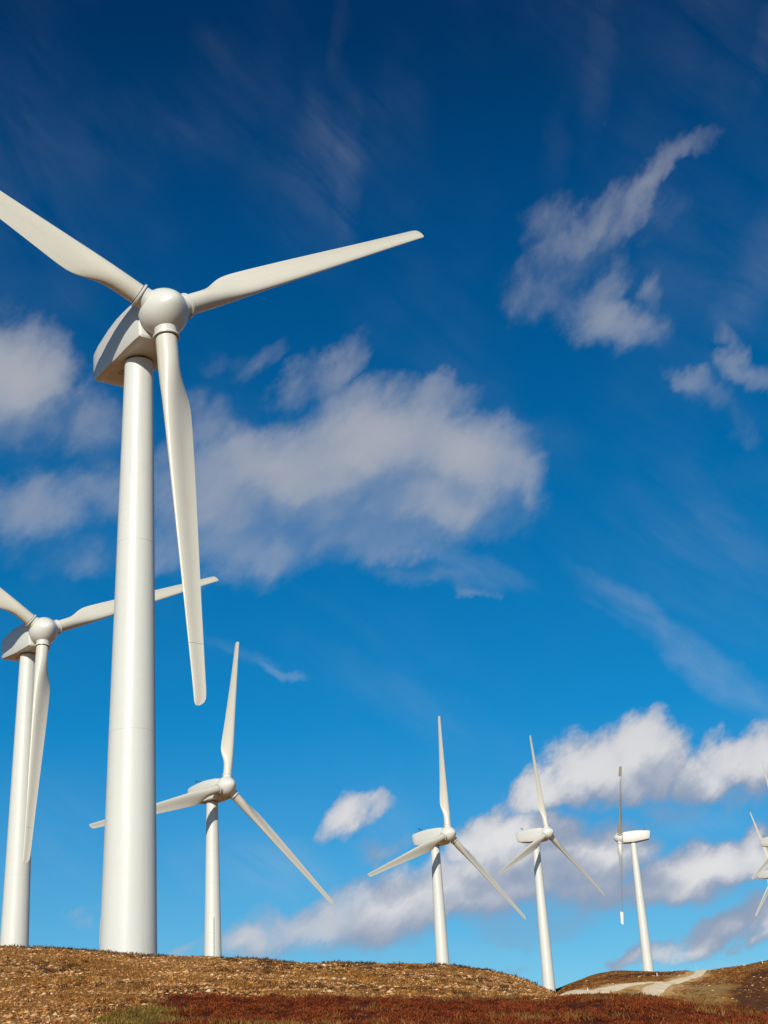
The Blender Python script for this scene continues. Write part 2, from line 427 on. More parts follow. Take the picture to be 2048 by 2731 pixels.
STUB_R, STUB_END = 0.84, 2.12
def hub_mesh():
    # rotor frame: axis along -Y (front), blades in the XZ plane, first blade along +Z
    p = Parts()
    prof = [(0.92, 1.66), (0.86, 1.74), (0.70, 1.80), (0.40, 1.845), (0.05, 1.85), (-0.35, 1.81), (-0.75, 1.68), (-1.12, 1.46), (-1.48, 1.16), (-1.78, 0.84), (-2.00, 0.54), (-2.13, 0.30), (-2.18, 0.11)]
    k = 72
    p.loft([[(r * math.cos(2 * math.pi * i / k), y, r * math.sin(2 * math.pi * i / k)) for i in range(k)] for y, r in prof])
    for b in range(3):
        M = Matrix.Rotation(b * 2 * math.pi / 3, 3, 'Y')
        rr = []
        for z, r in ((0.9, STUB_R + 0.06), (1.60, STUB_R + 0.06), (1.74, STUB_R + 0.005), (STUB_END, STUB_R)):
            rr.append([M @ Vector(q) for q in circle(r, z, 48)])
        p.loft(rr)
    return p.mesh('hub', 35)

def airfoil(c, tc, twist, blend, x0, n=44):
    """section ring in XY; leading edge toward +X; x0: leading-edge offset; front (windward) is -Y"""
    out = []
    for i in range(n):
        th = 2 * math.pi * i / n
        # circle
        cx, cy = math.cos(th), math.sin(th)
        xc = (1 - cx) / 2                                       # 0 at leading edge, 1 at trailing edge
        yt = 5 * tc * (0.2969 * math.sqrt(max(xc, 0)) - 0.126 * xc - 0.3516 * xc ** 2 + 0.2843 * xc ** 3 - 0.1030 * xc ** 4)
        camber = 0.055 * math.sin(math.pi * min(1, xc ** 1.35)) * min(1, 0.30 / tc)
        ya = (yt * c if cy >= 0 else -yt * c * 0.92) + camber * c
        yc = cy * c * tc / 2 if blend < 1 else 0
        xx = x0 - xc * c
        yy = ya * blend + (cy * c * tc * 0.5) * (1 - blend)
        out.append((xx, yy))
    ct, st = math.cos(-twist), math.sin(-twist)
    return [(x * ct - y * st, x * st + y * ct) for x, y in out]

STATIONS = [  # radius, chord, thickness/chord, twist, blend, leading-edge offset
    (2.20, 1.60, 1.00, 15, 0.0, 0.80), (3.4, 1.60, 1.00, 15, 0.0, 0.80), (4.3, 1.62, 0.98, 15, 0.05, 0.80), (5.0, 1.74, 0.86, 15, 0.28, 0.80), (5.8, 2.02, 0.68, 15, 0.62, 0.80),
    (6.6, 2.33, 0.52, 14.5, 0.88, 0.80), (7.4, 2.50, 0.42, 14, 1.0, 0.79), (8.4, 2.50, 0.365, 12.5, 1.0, 0.78), (10, 2.38, 0.32, 10.5, 1.0, 0.75), (12.5, 2.17, 0.275, 8, 1.0, 0.69), (15, 1.97, 0.245, 6, 1.0, 0.63),
    (18, 1.73, 0.22, 4.2, 1.0, 0.56), (21, 1.50, 0.20, 2.8, 1.0, 0.49), (24, 1.29, 0.185, 1.6, 1.0, 0.43), (26.6, 1.13, 0.175, 0.8, 1.0, 0.38), (28.4, 1.02, 0.165, 0.3, 1.0, 0.35),
    (29.6, 0.96, 0.155, 0.0, 1.0, 0.335), (30.2, 0.92, 0.15, 0.0, 1.0, 0.33), (30.5, 0.86, 0.15, 0.0, 1.0, 0.33), (30.75, 0.72, 0.15, 0.0, 1.0, 0.325), (30.9, 0.50, 0.15, 0.0, 1.0, 0.295), (31.0, 0.24, 0.14, 0.0, 1.0, 0.235)]
ST = np.array(STATIONS)
def station(r):
    v = [np.interp(r, ST[:, 0], ST[:, k]) for k in range(1, 6)]
    return [(x, y, r) for x, y in airfoil(v[0], v[1], R(v[2]), v[3], v[4])]
def smooth_station(r):
    # light smoothing of the station table so that edges run in fair curves
    rs = [max(2.2, r - 0.35), r, min(31, r + 0.35)]
    ring = [station(q) for q in rs]
    return [((a[0] + 2 * b[0] + c[0]) / 4, (a[1] + 2 * b[1] + c[1]) / 4, r) for a, b, c in zip(*ring)]
def blade_mesh():
    p = Parts()
    rs = [2.2] + list(np.arange(2.7, TIP_SPLIT - 0.2, 0.4)) + [TIP_SPLIT - 0.012]
    p.loft([smooth_station(float(r)) for r in rs])
    return p.mesh('blade', 50)
def tip_mesh():
    p = Parts()
    rs = [TIP_SPLIT + 0.012, 27.4, 28.2, 29.0, 29.6, 30.0, 30.3, 30.5, 30.65, 30.75, 30.83, 30.9, 30.95, 31.0]
    p.loft([station(float(r)) for r in rs])
    return p.mesh('blade_tip', 50)
def shaft_mesh():
    p = Parts(); p.tube((0.0, 0.03, TIP_SPLIT - 0.5), (0.0, 0.03, TIP_SPLIT + 0.6), 0.055, 12)
    return p.mesh('tip_shaft', 40)
def collar_mesh():
    p = Parts()
    p.loft([circle(r, z, 56) for z, r in ((STUB_END - 0.02, 0.80), (STUB_END - 0.02, 0.955), (STUB_END + 0.01, 0.985), (STUB_END + 0.13, 0.985), (STUB_END + 0.16, 0.955), (STUB_END + 0.16, 0.78))])
    return p.mesh('root_collar', 30)
def gasket_mesh():
    p = Parts(); p.loft([circle(0.835, STUB_END + 0.155, 56), circle(0.835, STUB_END + 0.215, 56)])
    return p.mesh('root_seal', 30)

ME = {'tower': (tower_mesh(), M_TOWER), 'yaw_bearing': (yaw_ring_mesh(), M_DARK), 'cable_duct': (ladder_mesh(), M_TOWER), 'door': (door_mesh(), M_SHELL),
      'nacelle': (nacelle_mesh(), M_SHELL), 'neck_gap_shade': (neck_mesh(), M_DARK), 'floor_hatch': (hatch_mesh(), M_GALV), 'weather_vane': (vane_mesh(), M_DARK), 'hub': (hub_mesh(), M_SHELL),
      'blade': (blade_mesh(), M_BLADE), 'blade_tip': (tip_mesh(), M_BLADE), 'tip_shaft': (shaft_mesh(), M_DARK), 'root_collar': (collar_mesh(), M_SHELL), 'root_seal': (gasket_mesh(), M_DARK)}
for me_, mt_ in ME.values(): me_.materials.append(mt_)
def part(name, parent, M=None):
    o = bpy.data.objects.new(name, ME[name][0]); col.objects.link(o)
    o.parent = parent
    if M is not None: o.matrix_local = M
    return o

def turbine(hub, yaw, phase, label, name='wind_turbine', group='white three bladed wind turbines on the moor', tip_turn=0.0, small=False, ladder=None):
    """hub: world position of the rotor centre; yaw: heading of the rotor; phase: first blade, anticlockwise from the horizontal seen from the front"""
    hub = Vector(hub); y = R(yaw)
    e = bpy.data.objects.new(name, None); col.objects.link(e)
    e.empty_display_size = 2
    base = hub - OVERHANG * Vector((math.sin(y), -math.cos(y), 0)) - Vector((0, 0, HUB_H))
    e.location = base; e.rotation_euler = (0, 0, y)
    tag(e, label, 'wind turbine', group)
    t = part('tower', e); part('yaw_bearing', t)
    if not small:
        part('door', t, Matrix.Rotation(R(-100) - y, 4, 'Z'))
        if ladder is not None: part('cable_duct', t, Matrix.Rotation(R(ladder) - y, 4, 'Z'))
    n = part('nacelle', e, Matrix.Translation((0, 0, HUB_H)))
    part('neck_gap_shade', n); part('weather_vane', n); part('floor_hatch', n)
    RM = Matrix.Translation((0, -OVERHANG, HUB_H)) @ Matrix.Rotation(-TILT, 4, 'X')
    part('hub', e, RM @ Matrix.Rotation(R(90 - phase), 4, 'Y'))
    for k in range(3):
        b = part('blade', e, RM @ Matrix.Rotation(R(90 - phase - 120 * k), 4, 'Y') @ Matrix.Rotation(-CONE, 4, 'X'))
        part('blade_tip', b, Matrix.Rotation(R(tip_turn), 4, 'Z') if tip_turn else None)
        part('root_collar', b); part('root_seal', b)
        if tip_turn: part('tip_shaft', b)
    return e, base

EZ = EYE.z
TURB = []
def T(h, *a, **k):
    e, b = turbine((h[0], h[1], h[2] + EZ), *a, **k); TURB.append(b); return e
T((-15.57, 93.62, 58.27), 33.9, 33.0, 'tallest and nearest wind turbine, its thick tower standing on the brow of the stony mound')
T((-45.62, 181.48, 65.16), 38.8, 25.8, 'second nearest wind turbine, cut by the left edge, just behind the thick foreground tower')
T((-32.01, 267.68, 63.62), 43.4, 79.5, 'wind turbine with a raised duct low on its tower, right of the thick foreground tower', ladder=1)
T((11.01, 351.79, 69.06), 46.4, 83.3, 'wind turbine rising behind the right end of the stony mound, left of two slimmer ones')
T((43.22, 438.29, 84.72), 50.4, 88.2, 'slim wind turbine whose foot meets the low end of the mound')
T((76.72, 520.88, 97.51), -96.6, 40.6, 'parked wind turbine seen side on with twisted blade tips, above the heather hill', tip_turn=84)
T((145.6, 563.82, 101.66), 41.0, 93.1, 'upper of two wind turbines cut off by the right edge')
T((181.2, 729.23, 115.44), 38.0, 104.7, 'lower of two wind turbines cut off by the right edge', small=True)
FAR = (465.8, 2458.0, 222.7)
T(FAR, 48.0, 104.0, 'tiny far off wind turbine peeping over the saddle at the top of the pale track', small=True)

# ------------------------------------------------------------------ terrain
# heights as tangent of elevation seen from the eye point, along rays of azimuth (columns) and distance (rows)
TA = np.array([-60, -30, -19, -14.8, -12.3, -10.4, -9.3, -7.4, -6.2, -4, -1.2, 1.5, 2.65, 3.46, 4.27, 5.35, 6.15, 6.95, 7.6, 8.8, 9.75, 10.65, 11.9, 13.1, 15.1, 19, 30, 60.])
BOT = np.interp(TA, [-60, -30, -18.7, -14.8, -8.2, -1.35, 5.5, 12.8, 17.2, 30, 60], [.05, .08, .0815, .0795, .0753, .0699, .0635, .0558, .0505, .04, .02])
HEA = np.interp(TA, [-60, -30, -19, -14.8, -12.2, -9.5, -9.1, -6.3, -3.65, -1.3, 3.4, 5.3, 6.4, 7.5, 8.8, 10.3, 11.6, 12.8, 15, 19, 30, 60],
                [.065, .093, .096, .096, .096, .0955, .0950, .0945, .0913, .0882, .0813, .0808, .0822, .0808, .0784, .0734, .0674, .0618, .058, .055, .045, .025])
CRE = np.interp(TA, [-60, -30, -19, -15, -13.65, -12.3, -11.4, -9.3, -7.5, -6.26, -4, -1.25, .15, 1.54, 2.65, 3.46, 4.27, 5.35, 6.15, 6.95, 7.6, 8.8, 19, 30, 60],
                [.09, .127, .1312, .1297, .1290, .1271, .1236, .1209, .1186, .1171, .1126, .1094, .1079, .1057, .1030, .0986, .0936, .0873, .0838, .0806, .079, .0765, .05, .04, .02])
FARC = np.interp(TA, [-60, -15, -10, -7, 0, 3, 4.27, 4.8, 5.5, 5.92, 6.5, 7.05, 7.5, 8.6, 9.8, 10.64, 11.1, 11.9, 13.1, 15.1, 19, 60],
                 [.06, .07, .064, .062, .066, .078, .0858, .0878, .0900, .0919, .0943, .0974, .0976, .0959, .0935, .0916, .0926, .0936, .0953, .0962, .095, .08])
SLOPE = 0.0037 - 0.00004 * TA
BOT, HEA, CRE, FARC = BOT + SLOPE, HEA + SLOPE, CRE + SLOPE - 0.0018, FARC + SLOPE
left = np.clip((7.2 - TA) / 2.2, 0, 1)                          # 1: mound rises behind the heather; 0: heather brow with a dip behind
t99 = CRE * left + (HEA - 0.016) * (1 - left)
t140 = (CRE - 0.030) * left + (HEA - 0.020) * (1 - left)
t200 = np.interp(TA, [-60, -14.5, -7, 3, 5, 6.2, 6.95], [.07, .0945, .07, .062, .072, .081, .0815]) * left + (HEA - 0.020) * (1 - left)
t276 = np.interp(TA, [-60, -14, -7.3, 1, 4, 6], [.06, .075, .063, .058, .07, .082])
tmid = HEA - 0.016
t276 = t276 * left + tmid * (1 - left)
t360 = np.interp(TA, [-60, -10, 0, 2.5, 5, 6], [.06, .064, .0628, .066, .082, .087]) * left + (HEA - 0.0030) * (1 - left)
t520 = FARC - np.interp(TA, [8, 11, 14], [.006, .010, .012])
AZC = TA * 1.009 - 0.048
ROWS_R = np.array([3, 20, 45, 60, 78, 99, 140, 200, 276, 360, 470, 520, 700, 1500, 2600, 9000.])
t20 = np.full_like(TA, 0.02) + BOT * 0.2
half = np.maximum((HEA + CRE) / 2 + 0.0015, 0) * left + (HEA - 0.008) * (1 - left)
ROWS_T = np.stack([np.full_like(TA, -1.55 / 3), t20, BOT, HEA, half, t99, t140, t200, t276, t360, FARC, t520, FARC - .020, FARC - .022, np.interp(TA, [-60, 8, 12, 60], [.055, .064, .067, .06]), np.full_like(TA, 0.03)])

def pchip(xk, yk, x):
    h = np.diff(xk); d = np.diff(yk) / h
    m = np.zeros(len(xk))
    for i in range(1, len(xk) - 1):
        if d[i - 1] * d[i] > 0:
            w1, w2 = 2 * h[i] + h[i - 1], h[i] + 2 * h[i - 1]
            m[i] = (w1 + w2) / (w1 / d[i - 1] + w2 / d[i])
    m[0], m[-1] = d[0], d[-1]
    i = np.clip(np.searchsorted(xk, x) - 1, 0, len(h) - 1); t = (x - xk[i]) / h[i]
    return (yk[i] * (1 + 2 * t) * (1 - t) ** 2 + m[i] * h[i] * t * (1 - t) ** 2 + yk[i + 1] * t * t * (3 - 2 * t) + m[i + 1] * h[i] * t * t * (t - 1))
GA = np.arange(-60, 60.01, 0.25); GR = np.exp(np.linspace(math.log(3), math.log(9000), 900))
colz = np.stack([pchip(ROWS_R, ROWS_T[:, j] * ROWS_R, GR) for j in range(len(TA))])           # (cols, r)
ZT = np.stack([np.interp(GA, AZC, colz[:, k]) for k in range(len(GR))], 1)                       # (GA, GR)
kern = np.array([1, 3, 5, 3, 1.]) / 13                                                           # soften the joints between columns
ZP = np.pad(ZT, ((2, 2), (0, 0)), mode='edge')
ZT = sum(kern[i] * ZP[i:i + len(GA)] for i in range(5))

def hash2(ix, iy, s):
    n = (ix.astype(np.int64) * 374761393 + iy.astype(np.int64) * 668265263 + s * 1442695041) & 0x7fffffff
    n = ((n ^ (n >> 13)) * 1274126177) & 0x7fffffff
    return ((n ^ (n >> 16)) & 0xffff) / 65535.0
def vnoise(x, y, s=0):
    ix, iy = np.floor(x), np.floor(y); fx, fy = x - ix, y - iy
    fx = fx * fx * (3 - 2 * fx); fy = fy * fy * (3 - 2 * fy)
    a, b = hash2(ix, iy, s), hash2(ix + 1, iy, s); c, d = hash2(ix, iy + 1, s), hash2(ix + 1, iy + 1, s)
    return (a * (1 - fx) + b * fx) * (1 - fy) + (c * (1 - fx) + d * fx) * fy - 0.5
def fbm(x, y, s=0, o=4, g=0.5):
    t = 0; a = 1.0
    for k in range(o):
        t = t + a * vnoise(x * 2 ** k + 17.3 * k, y * 2 ** k - 9.1 * k, s + k); a *= g
    return t

PADS = [(b.x, b.y, b.z) for b in TURB]
def ground(x, y, detail=True):
    x = np.asarray(x, float); y = np.asarray(y, float)
    r = np.hypot(x, y); az = np.degrees(np.arctan2(x, y))
    back = np.clip((np.abs(az) - 60) / 60, 0, 1); azc = np.clip(az, -60, 60)
    ga = np.clip((azc + 60) / 0.25, 0, len(GA) - 1.001); gr = np.clip(np.log(np.maximum(r, 3) / 3) / math.log(3000) * 899, 0, 898.999)
    i, j = ga.astype(int), gr.astype(int); u, v = ga - i, gr - j
    z = (ZT[i, j] * (1 - u) + ZT[i + 1, j] * u) * (1 - v) + (ZT[i, j + 1] * (1 - u) + ZT[i + 1, j + 1] * u) * v
    z = z * (1 - back) + (-1.6 - 0.02 * r) * back
    z = z + EZ
    # gentle level pads round the tower feet
    for k, (px, py, pz) in enumerate(PADS):
        d2 = (x - px) ** 2 + (y - py) ** 2; s = 7.0 if k == 0 else 26.0
        f = np.exp(-d2 / (2 * s * s))
        if k != 0: z = z + (pz - PADZ0[k]) * f if PADZ0 is not None else z
    if detail:
        far = np.clip((r - 110) / 150, 0, 1); near = np.clip((r - 10) / 25, 0, 1)
        amp = near * ((1 - far) * 0.16 + far * 0.55)
        z = z + amp * (fbm(x * 0.45, y * 0.45, 3, 4, 0.55) * (1 - far) + fbm(x * 0.06, y * 0.06, 5, 5, 0.55) * far * 1.2)
    return z
PADZ0 = None
PADZ0 = [float(ground(np.array([p[0]]), np.array([p[1]]), False)[0]) for p in PADS]
print('tower foot vs ground', [(round(p[2], 1), round(z, 1)) for p, z in zip(PADS, PADZ0)])

# track up the far hillside (azimuth, distance, half width)
TRACK_A = [(7.5, 340, 3.2), (8.15, 366, 3.9), (8.7, 386, 3.1), (9.25, 409, 2.5), (9.75, 420, 2.2), (10.2, 430, 1.9), (10.6, 440, 1.7), (10.85, 462, 1.6)]
TRACK_B = [(5.8, 408, 2.5), (6.2, 393, 3.6), (6.65, 386, 4.2), (7.1, 391, 3.4), (7.7, 402, 2.6), (8.4, 412, 2.2), (8.9, 418, 1.9), (9.3, 420, 1.2)]
def polar(a, r): return np.array([r * math.sin(R(a)), r * math.cos(R(a))])
def fine(tr, n=24):
    pts = np.array([[*polar(a, r), w_] for a, r, w_ in tr]); out = []
    for i in range(len(pts) - 1):
        p0, p1, p2, p3 = pts[max(i - 1, 0)], pts[i], pts[i + 1], pts[min(i + 2, len(pts) - 1)]
        for t in np.linspace(0, 1, n, endpoint=False):
            out.append(0.5 * (2 * p1 + (p2 - p0) * t + (2 * p0 - 5 * p1 + 4 * p2 - p3) * t * t + (3 * p1 - p0 - 3 * p2 + p3) * t ** 3))
    return np.array(out + [pts[-1]])
FA, FB = fine(TRACK_A), fine(TRACK_B)
def track_dist(x, y):
    d = np.full(x.shape, 1e3)
    for F in (FA, FB):
        for q in F[::3]:
            d = np.minimum(d, np.hypot(x - q[0], y - q[1]) - q[2])
    return d

# polar sheet: fine inside the view, coarse round the back, out to the horizon
az_f = np.radians(np.concatenate([np.arange(-180, -60, 6), np.arange(-60, -20, 2), np.arange(-20, 20.001, 0.11), np.arange(22, 60, 2), np.arange(60, 180, 6)]))
rr_f = np.concatenate([[0.4, 3, 8, 14, 20, 26, 31], np.arange(35, 42, 0.5), np.arange(42, 104, 0.16), np.arange(104, 125, 0.7), np.arange(125, 180, 3), np.arange(180, 345, 4.0), np.arange(345, 500, 0.9), np.arange(500, 530, 3.0), np.exp(np.linspace(math.log(545), math.log(8800), 40))])
AA, RR = np.meshgrid(az_f, rr_f, indexing='ij')
X, Y = RR * np.sin(AA), RR * np.cos(AA)
Z = ground(X, Y)
na, nr = AA.shape
verts = np.stack([X, Y, Z], -1).reshape(-1, 3)
ia, ir = np.meshgrid(np.arange(na), np.arange(nr - 1), indexing='ij'); ia2 = (ia + 1) % na
faces = np.stack([ia * nr + ir, ia * nr + ir + 1, ia2 * nr + ir + 1, ia2 * nr + ir], -1).reshape(-1, 4)
me = mesh_np('hillside', verts, faces, smooth=True)

azd = np.degrees(AA)
def edge_r(azdeg):            # distance at which the heather gives way to the stony mound
    return np.interp(azdeg, [-40, -24, -12, -9.6, -9.0, -6.3, -3.6, 0, 5.2, 6.2, 6.9, 7.5], [140, 30, 40, 46, 58, 60, 60, 60, 62, 66, 75, 140])
def smooth(e0, e1, v):
    t = np.clip((v - e0) / (e1 - e0), 0, 1); return t * t * (3 - 2 * t)
def heather_mask(x, y):
    r = np.hypot(x, y); a = np.degrees(np.arctan2(x, y)); n = fbm(x * 0.35, y * 0.35, 11, 4)
    return 1 - smooth(-0.6, 0.6, r - edge_r(a) + n * 5)
def green_mask(x, y):
    r = np.hypot(x, y); a = np.degrees(np.arctan2(x, y)); n = fbm(x * 0.3, y * 0.3, 12, 4)
    g1 = np.exp(-((a + 9.9) / 1.5) ** 2 - ((r - 50) / 5.0) ** 2) * 1.5
    return smooth(0.45, 0.95, g1 + n * 0.9) 
xv, yv = X.ravel(), Y.ravel(); rv = np.hypot(xv, yv); av = np.degrees(np.arctan2(xv, yv))
farv = smooth(105, 150, rv)
td = np.full(xv.shape, 1e3); sel = (rv > 170) & (rv < 560) & (av > 4) & (av < 14)
td[sel] = track_dist(xv[sel], yv[sel])
spoil = smooth(6.0, 0.0, td + fbm(xv * 0.22, yv * 0.22, 21, 3) * 7) * farv
# dark heather patches on the far hill, and shade painted on its left slope
def blot(a, r, sa, sr, k): return k * np.exp(-((av - a) / sa) ** 2 - ((rv - r) / sr) ** 2)
dk = blot(13.0, 396, 1.5, 26, 1.5) + blot(13.6, 430, 1.2, 14, 1.0) + blot(8.3, 452, 1.5, 9, 1.3) + blot(9.6, 448, 0.7, 6, 0.8) + blot(5.5, 465, 0.7, 45, 1.5) + blot(7.4, 425, 0.5, 10, 0.7)
dark = smooth(0.35, 0.75, dk + fbm(xv * 0.08, yv * 0.12, 23, 5, 0.55) * 0.6) * farv
grassy = smooth(0.30, 0.8, blot(10.8, 385, 0.8, 26, 1.3) + blot(11.2, 425, 0.8, 16, 0.9) + blot(6.6, 405, 1.0, 14, 0.9) + fbm(xv * 0.06, yv * 0.06, 29, 4) * 0.7) * farv
def attr(me, name, vals):
    a = me.attributes.new(name, 'FLOAT', 'POINT'); a.data.foreach_set('value', np.asarray(vals, np.float32))
attr(me, 'heather', heather_mask(xv, yv) * (1 - farv)); attr(me, 'green', green_mask(xv, yv) * (1 - farv)); attr(me, 'far', farv)
attr(me, 'dark', dark); attr(me, 'spoil', spoil); attr(me, 'grassy', grassy)

m, n, b = new_mat('moorland')
tcn = n.node('ShaderNodeTexCoord'); P = tcn.outputs['Object']
def at(name):
    o = n.node('ShaderNodeAttribute', attribute_name=name); return o.outputs['Fac']
n1 = n.noise(P, 0.55, 6, 0.65)['Fac']; n2 = n.noise(P, 4.5, 5, 0.65)['Fac']; n3 = n.noise(P, 16.0, 3, 0.6)['Fac']
mound = n.mix(n.maprange(n2, 0.35, 0.65), (0.231, 0.089, 0.022), (0.443, 0.213, 0.062))
mound = n.mix(n.maprange(n1, 0.50, 0.68, 0, 0.75), mound, (0.193, 0.089, 0.017))
mound = n.mix(n.maprange(n3, 0.60, 0.72, 0, 0.8), mound, (0.578, 0.341, 0.139))
hth = n.mix(n.maprange(n2, 0.35, 0.65), (0.056, 0.012, 0.004), (0.125, 0.025, 0.007))
grn = n.mix(n.maprange(n2, 0.35, 0.65), (0.095, 0.064, 0.011), (0.153, 0.112, 0.022))
c = n.mix(at('heather'), mound, hth); c = n.mix(at('green'), c, grn)
f1 = n.noise(P, 0.045, 6, 0.62)['Fac']; f2 = n.noise(P, 0.35, 5, 0.65)['Fac']; f3 = n.noise(P, 1.6, 4, 0.6)['Fac']
fr = n.mix(n.maprange(f1, 0.38, 0.62), (0.213, 0.077, 0.017), (0.347, 0.158, 0.034))
fr = n.mix(n.maprange(f2, 0.45, 0.65, 0, 0.8), fr, (0.235, 0.104, 0.021))
fr = n.mix(n.math('MULTIPLY', at('grassy'), 0.85), fr, n.mix(f2, (0.26, 0.145, 0.045), (0.36, 0.225, 0.085)))
fr = n.mix(n.math('MULTIPLY', at('dark'), 0.92), fr, n.mix(n.maprange(f2, 0.35, 0.7), (0.057, 0.017, 0.008), (0.116, 0.038, 0.014)))
fr = n.mix(n.maprange(f3, 0.62, 0.70, 0, 0.75), fr, n.mix(f2, (0.132, 0.048, 0.014), (0.484, 0.285, 0.126)))
fr = n.mix(n.math('MULTIPLY', at('spoil'), n.maprange(f3, 0.34, 0.60, 0.25, 1.0)), fr, (0.704, 0.437, 0.178))
n.put(b.inputs['Base Color'], n.mix(at('far'), c, fr))
b.inputs['Roughness'].default_value = 0.95; b.inputs['Specular IOR Level'].default_value = 0.15
hgt = n.math('ADD', n.math('MULTIPLY', n2, 0.6), n.math('MULTIPLY', n3, 0.4))
bump(n, b, n.mix(at('far'), hgt, n.math('ADD', f3, n.math('MULTIPLY', f2, 3.0))), 0.8, 0.22)
tag(obj('hillside', me, m), kind='structure')

# the pale vehicle track, draped on the hill
def ribbon(F, lift, nx=7):
    v = []; f = []
    for i, q in enumerate(F):
        d = F[min(i + 1, len(F) - 1)][:2] - F[max(i - 1, 0)][:2]; d = d / np.hypot(*d); nrm = np.array([d[1], -d[0]])
        for k in range(nx):
            s = (k / (nx - 1) - 0.5) * 2
            p = q[:2] + nrm * s * q[2] * (1 + 0.25 * vnoise(np.array([i * 0.21 + 40 * (s > 0)]), np.array([0.5]), 31)[0])
            v.append((p[0], p[1], s))
    v = np.array(v); s = v[:, 2].copy()
    v[:, 2] = ground(v[:, 0], v[:, 1]) + lift * (1.2 - s ** 2)
    for i in range(len(F) - 1):
        for k in range(nx - 1):
            a = i * nx + k; f.append((a, a + 1, a + nx + 1, a + nx))
    return v, np.array(f)
m, n, b = new_mat('pale_track_grit')
P = n.node('ShaderNodeTexCoord').outputs['Object']
g1 = n.noise(P, 0.25, 6, 0.65)['Fac']; g2 = n.noise(P, 3.0, 4, 0.6)['Fac']
c = n.mix(n.maprange(g1, 0.35, 0.65), (0.76, 0.58, 0.36), (0.88, 0.73, 0.50)); c = n.mix(n.maprange(g2, 0.55, 0.7, 0, 0.5), c, (0.50, 0.36, 0.20))
n.put(b.inputs['Base Color'], c); b.inputs['Roughness'].default_value = 0.95; b.inputs['Specular IOR Level'].default_value = 0.15
bump(n, b, g2, 0.6, 0.15)
va, fa = ribbon(FA, 0.30); vb, fb_ = ribbon(FB, 0.22)
tag(obj('track', mesh_np('track', va, fa, True), m), kind='structure')
tag(obj('side_track', mesh_np('side_track', vb, fb_, True), m), kind='structure')

# ------------------------------------------------------------------ ground cover
rng = np.random.default_rng(7)
def polar_samples(n_, a0, a1, r0, r1):
    a = np.radians(rng.uniform(a0, a1, n_)); r = np.sqrt(rng.uniform(r0 * r0, r1 * r1, n_))
    return r * np.sin(a), r * np.cos(a)
def color_mat(name, rough=0.9, transl=0.0):
    m, n, b = new_mat(name)
    o = n.node('ShaderNodeAttribute', attribute_name='tint'); n.put(b.inputs['Base Color'], o.outputs['Color'])
    b.inputs['Roughness'].default_value = rough; b.inputs['Specular IOR Level'].default_value = 0.2
    return m
def set_tint(me, cols):
    a = me.color_attributes.new('tint', 'FLOAT_COLOR', 'POINT')
    c = np.ones((len(cols), 4), np.float32); c[:, :3] = cols
    a.data.foreach_set('color', c.ravel())
def pal(colors, n_, jit=0.25):
    c = np.array(colors)[rng.integers(0, len(colors), n_)]
    return np.clip(c * (1 + rng.uniform(-jit, jit, (n_, 1))), 0, 1)

def sprigs(name, cx, cy, per, spread, h, wid, colors, mat, lean=0.6, jit=0.35, sink=0.03):
    """tufts: many narrow three-sided leaf blades round every centre"""
    n_ = len(cx) * per
    ox = np.repeat(cx, per) + rng.normal(0, 1, n_) * np.repeat(spread, per)
    oy = np.repeat(cy, per) + rng.normal(0, 1, n_) * np.repeat(spread, per)
    z = ground(ox, oy) - sink
    hh = np.repeat(h, per) * rng.uniform(0.45, 1.15, n_)
    t = rng.uniform(0, 2 * math.pi, n_); ln = rng.uniform(0.1, lean, n_) * hh
    ww = wid * rng.uniform(0.6, 1.4, n_); q = rng.uniform(0, 2 * math.pi, n_)
    b0 = np.stack([ox - ww * np.cos(q), oy - ww * np.sin(q), z], 1); b1 = np.stack([ox + ww * np.cos(q), oy + ww * np.sin(q), z], 1)
    mx, my = ox + 0.45 * ln * np.cos(t), oy + 0.45 * ln * np.sin(t)
    m0 = np.stack([mx - ww * 0.9 * np.cos(q), my - ww * 0.9 * np.sin(q), z + hh * 0.6], 1); m1 = np.stack([mx + ww * 0.9 * np.cos(q), my + ww * 0.9 * np.sin(q), z + hh * 0.6], 1)
    tp = np.stack([ox + ln * np.cos(t), oy + ln * np.sin(t), z + hh], 1)
    v = np.stack([b0, b1, m1, m0, tp], 1).reshape(-1, 3); k = np.arange(n_) * 5
    quads = np.stack([k, k + 1, k + 2, k + 3], 1); tris = np.stack([k + 3, k + 2, k + 4], 1)
    me = mesh_np(name, v, [tuple(x) for x in quads] + [tuple(x) for x in tris])
    cc = np.repeat(pal(colors, len(cx), jit), per, 0) * (1 + rng.uniform(-0.25, 0.25, (n_, 1)))
    set_tint(me, np.repeat(np.clip(cc, 0, 1), 5, 0))
    return obj(name, me, mat)

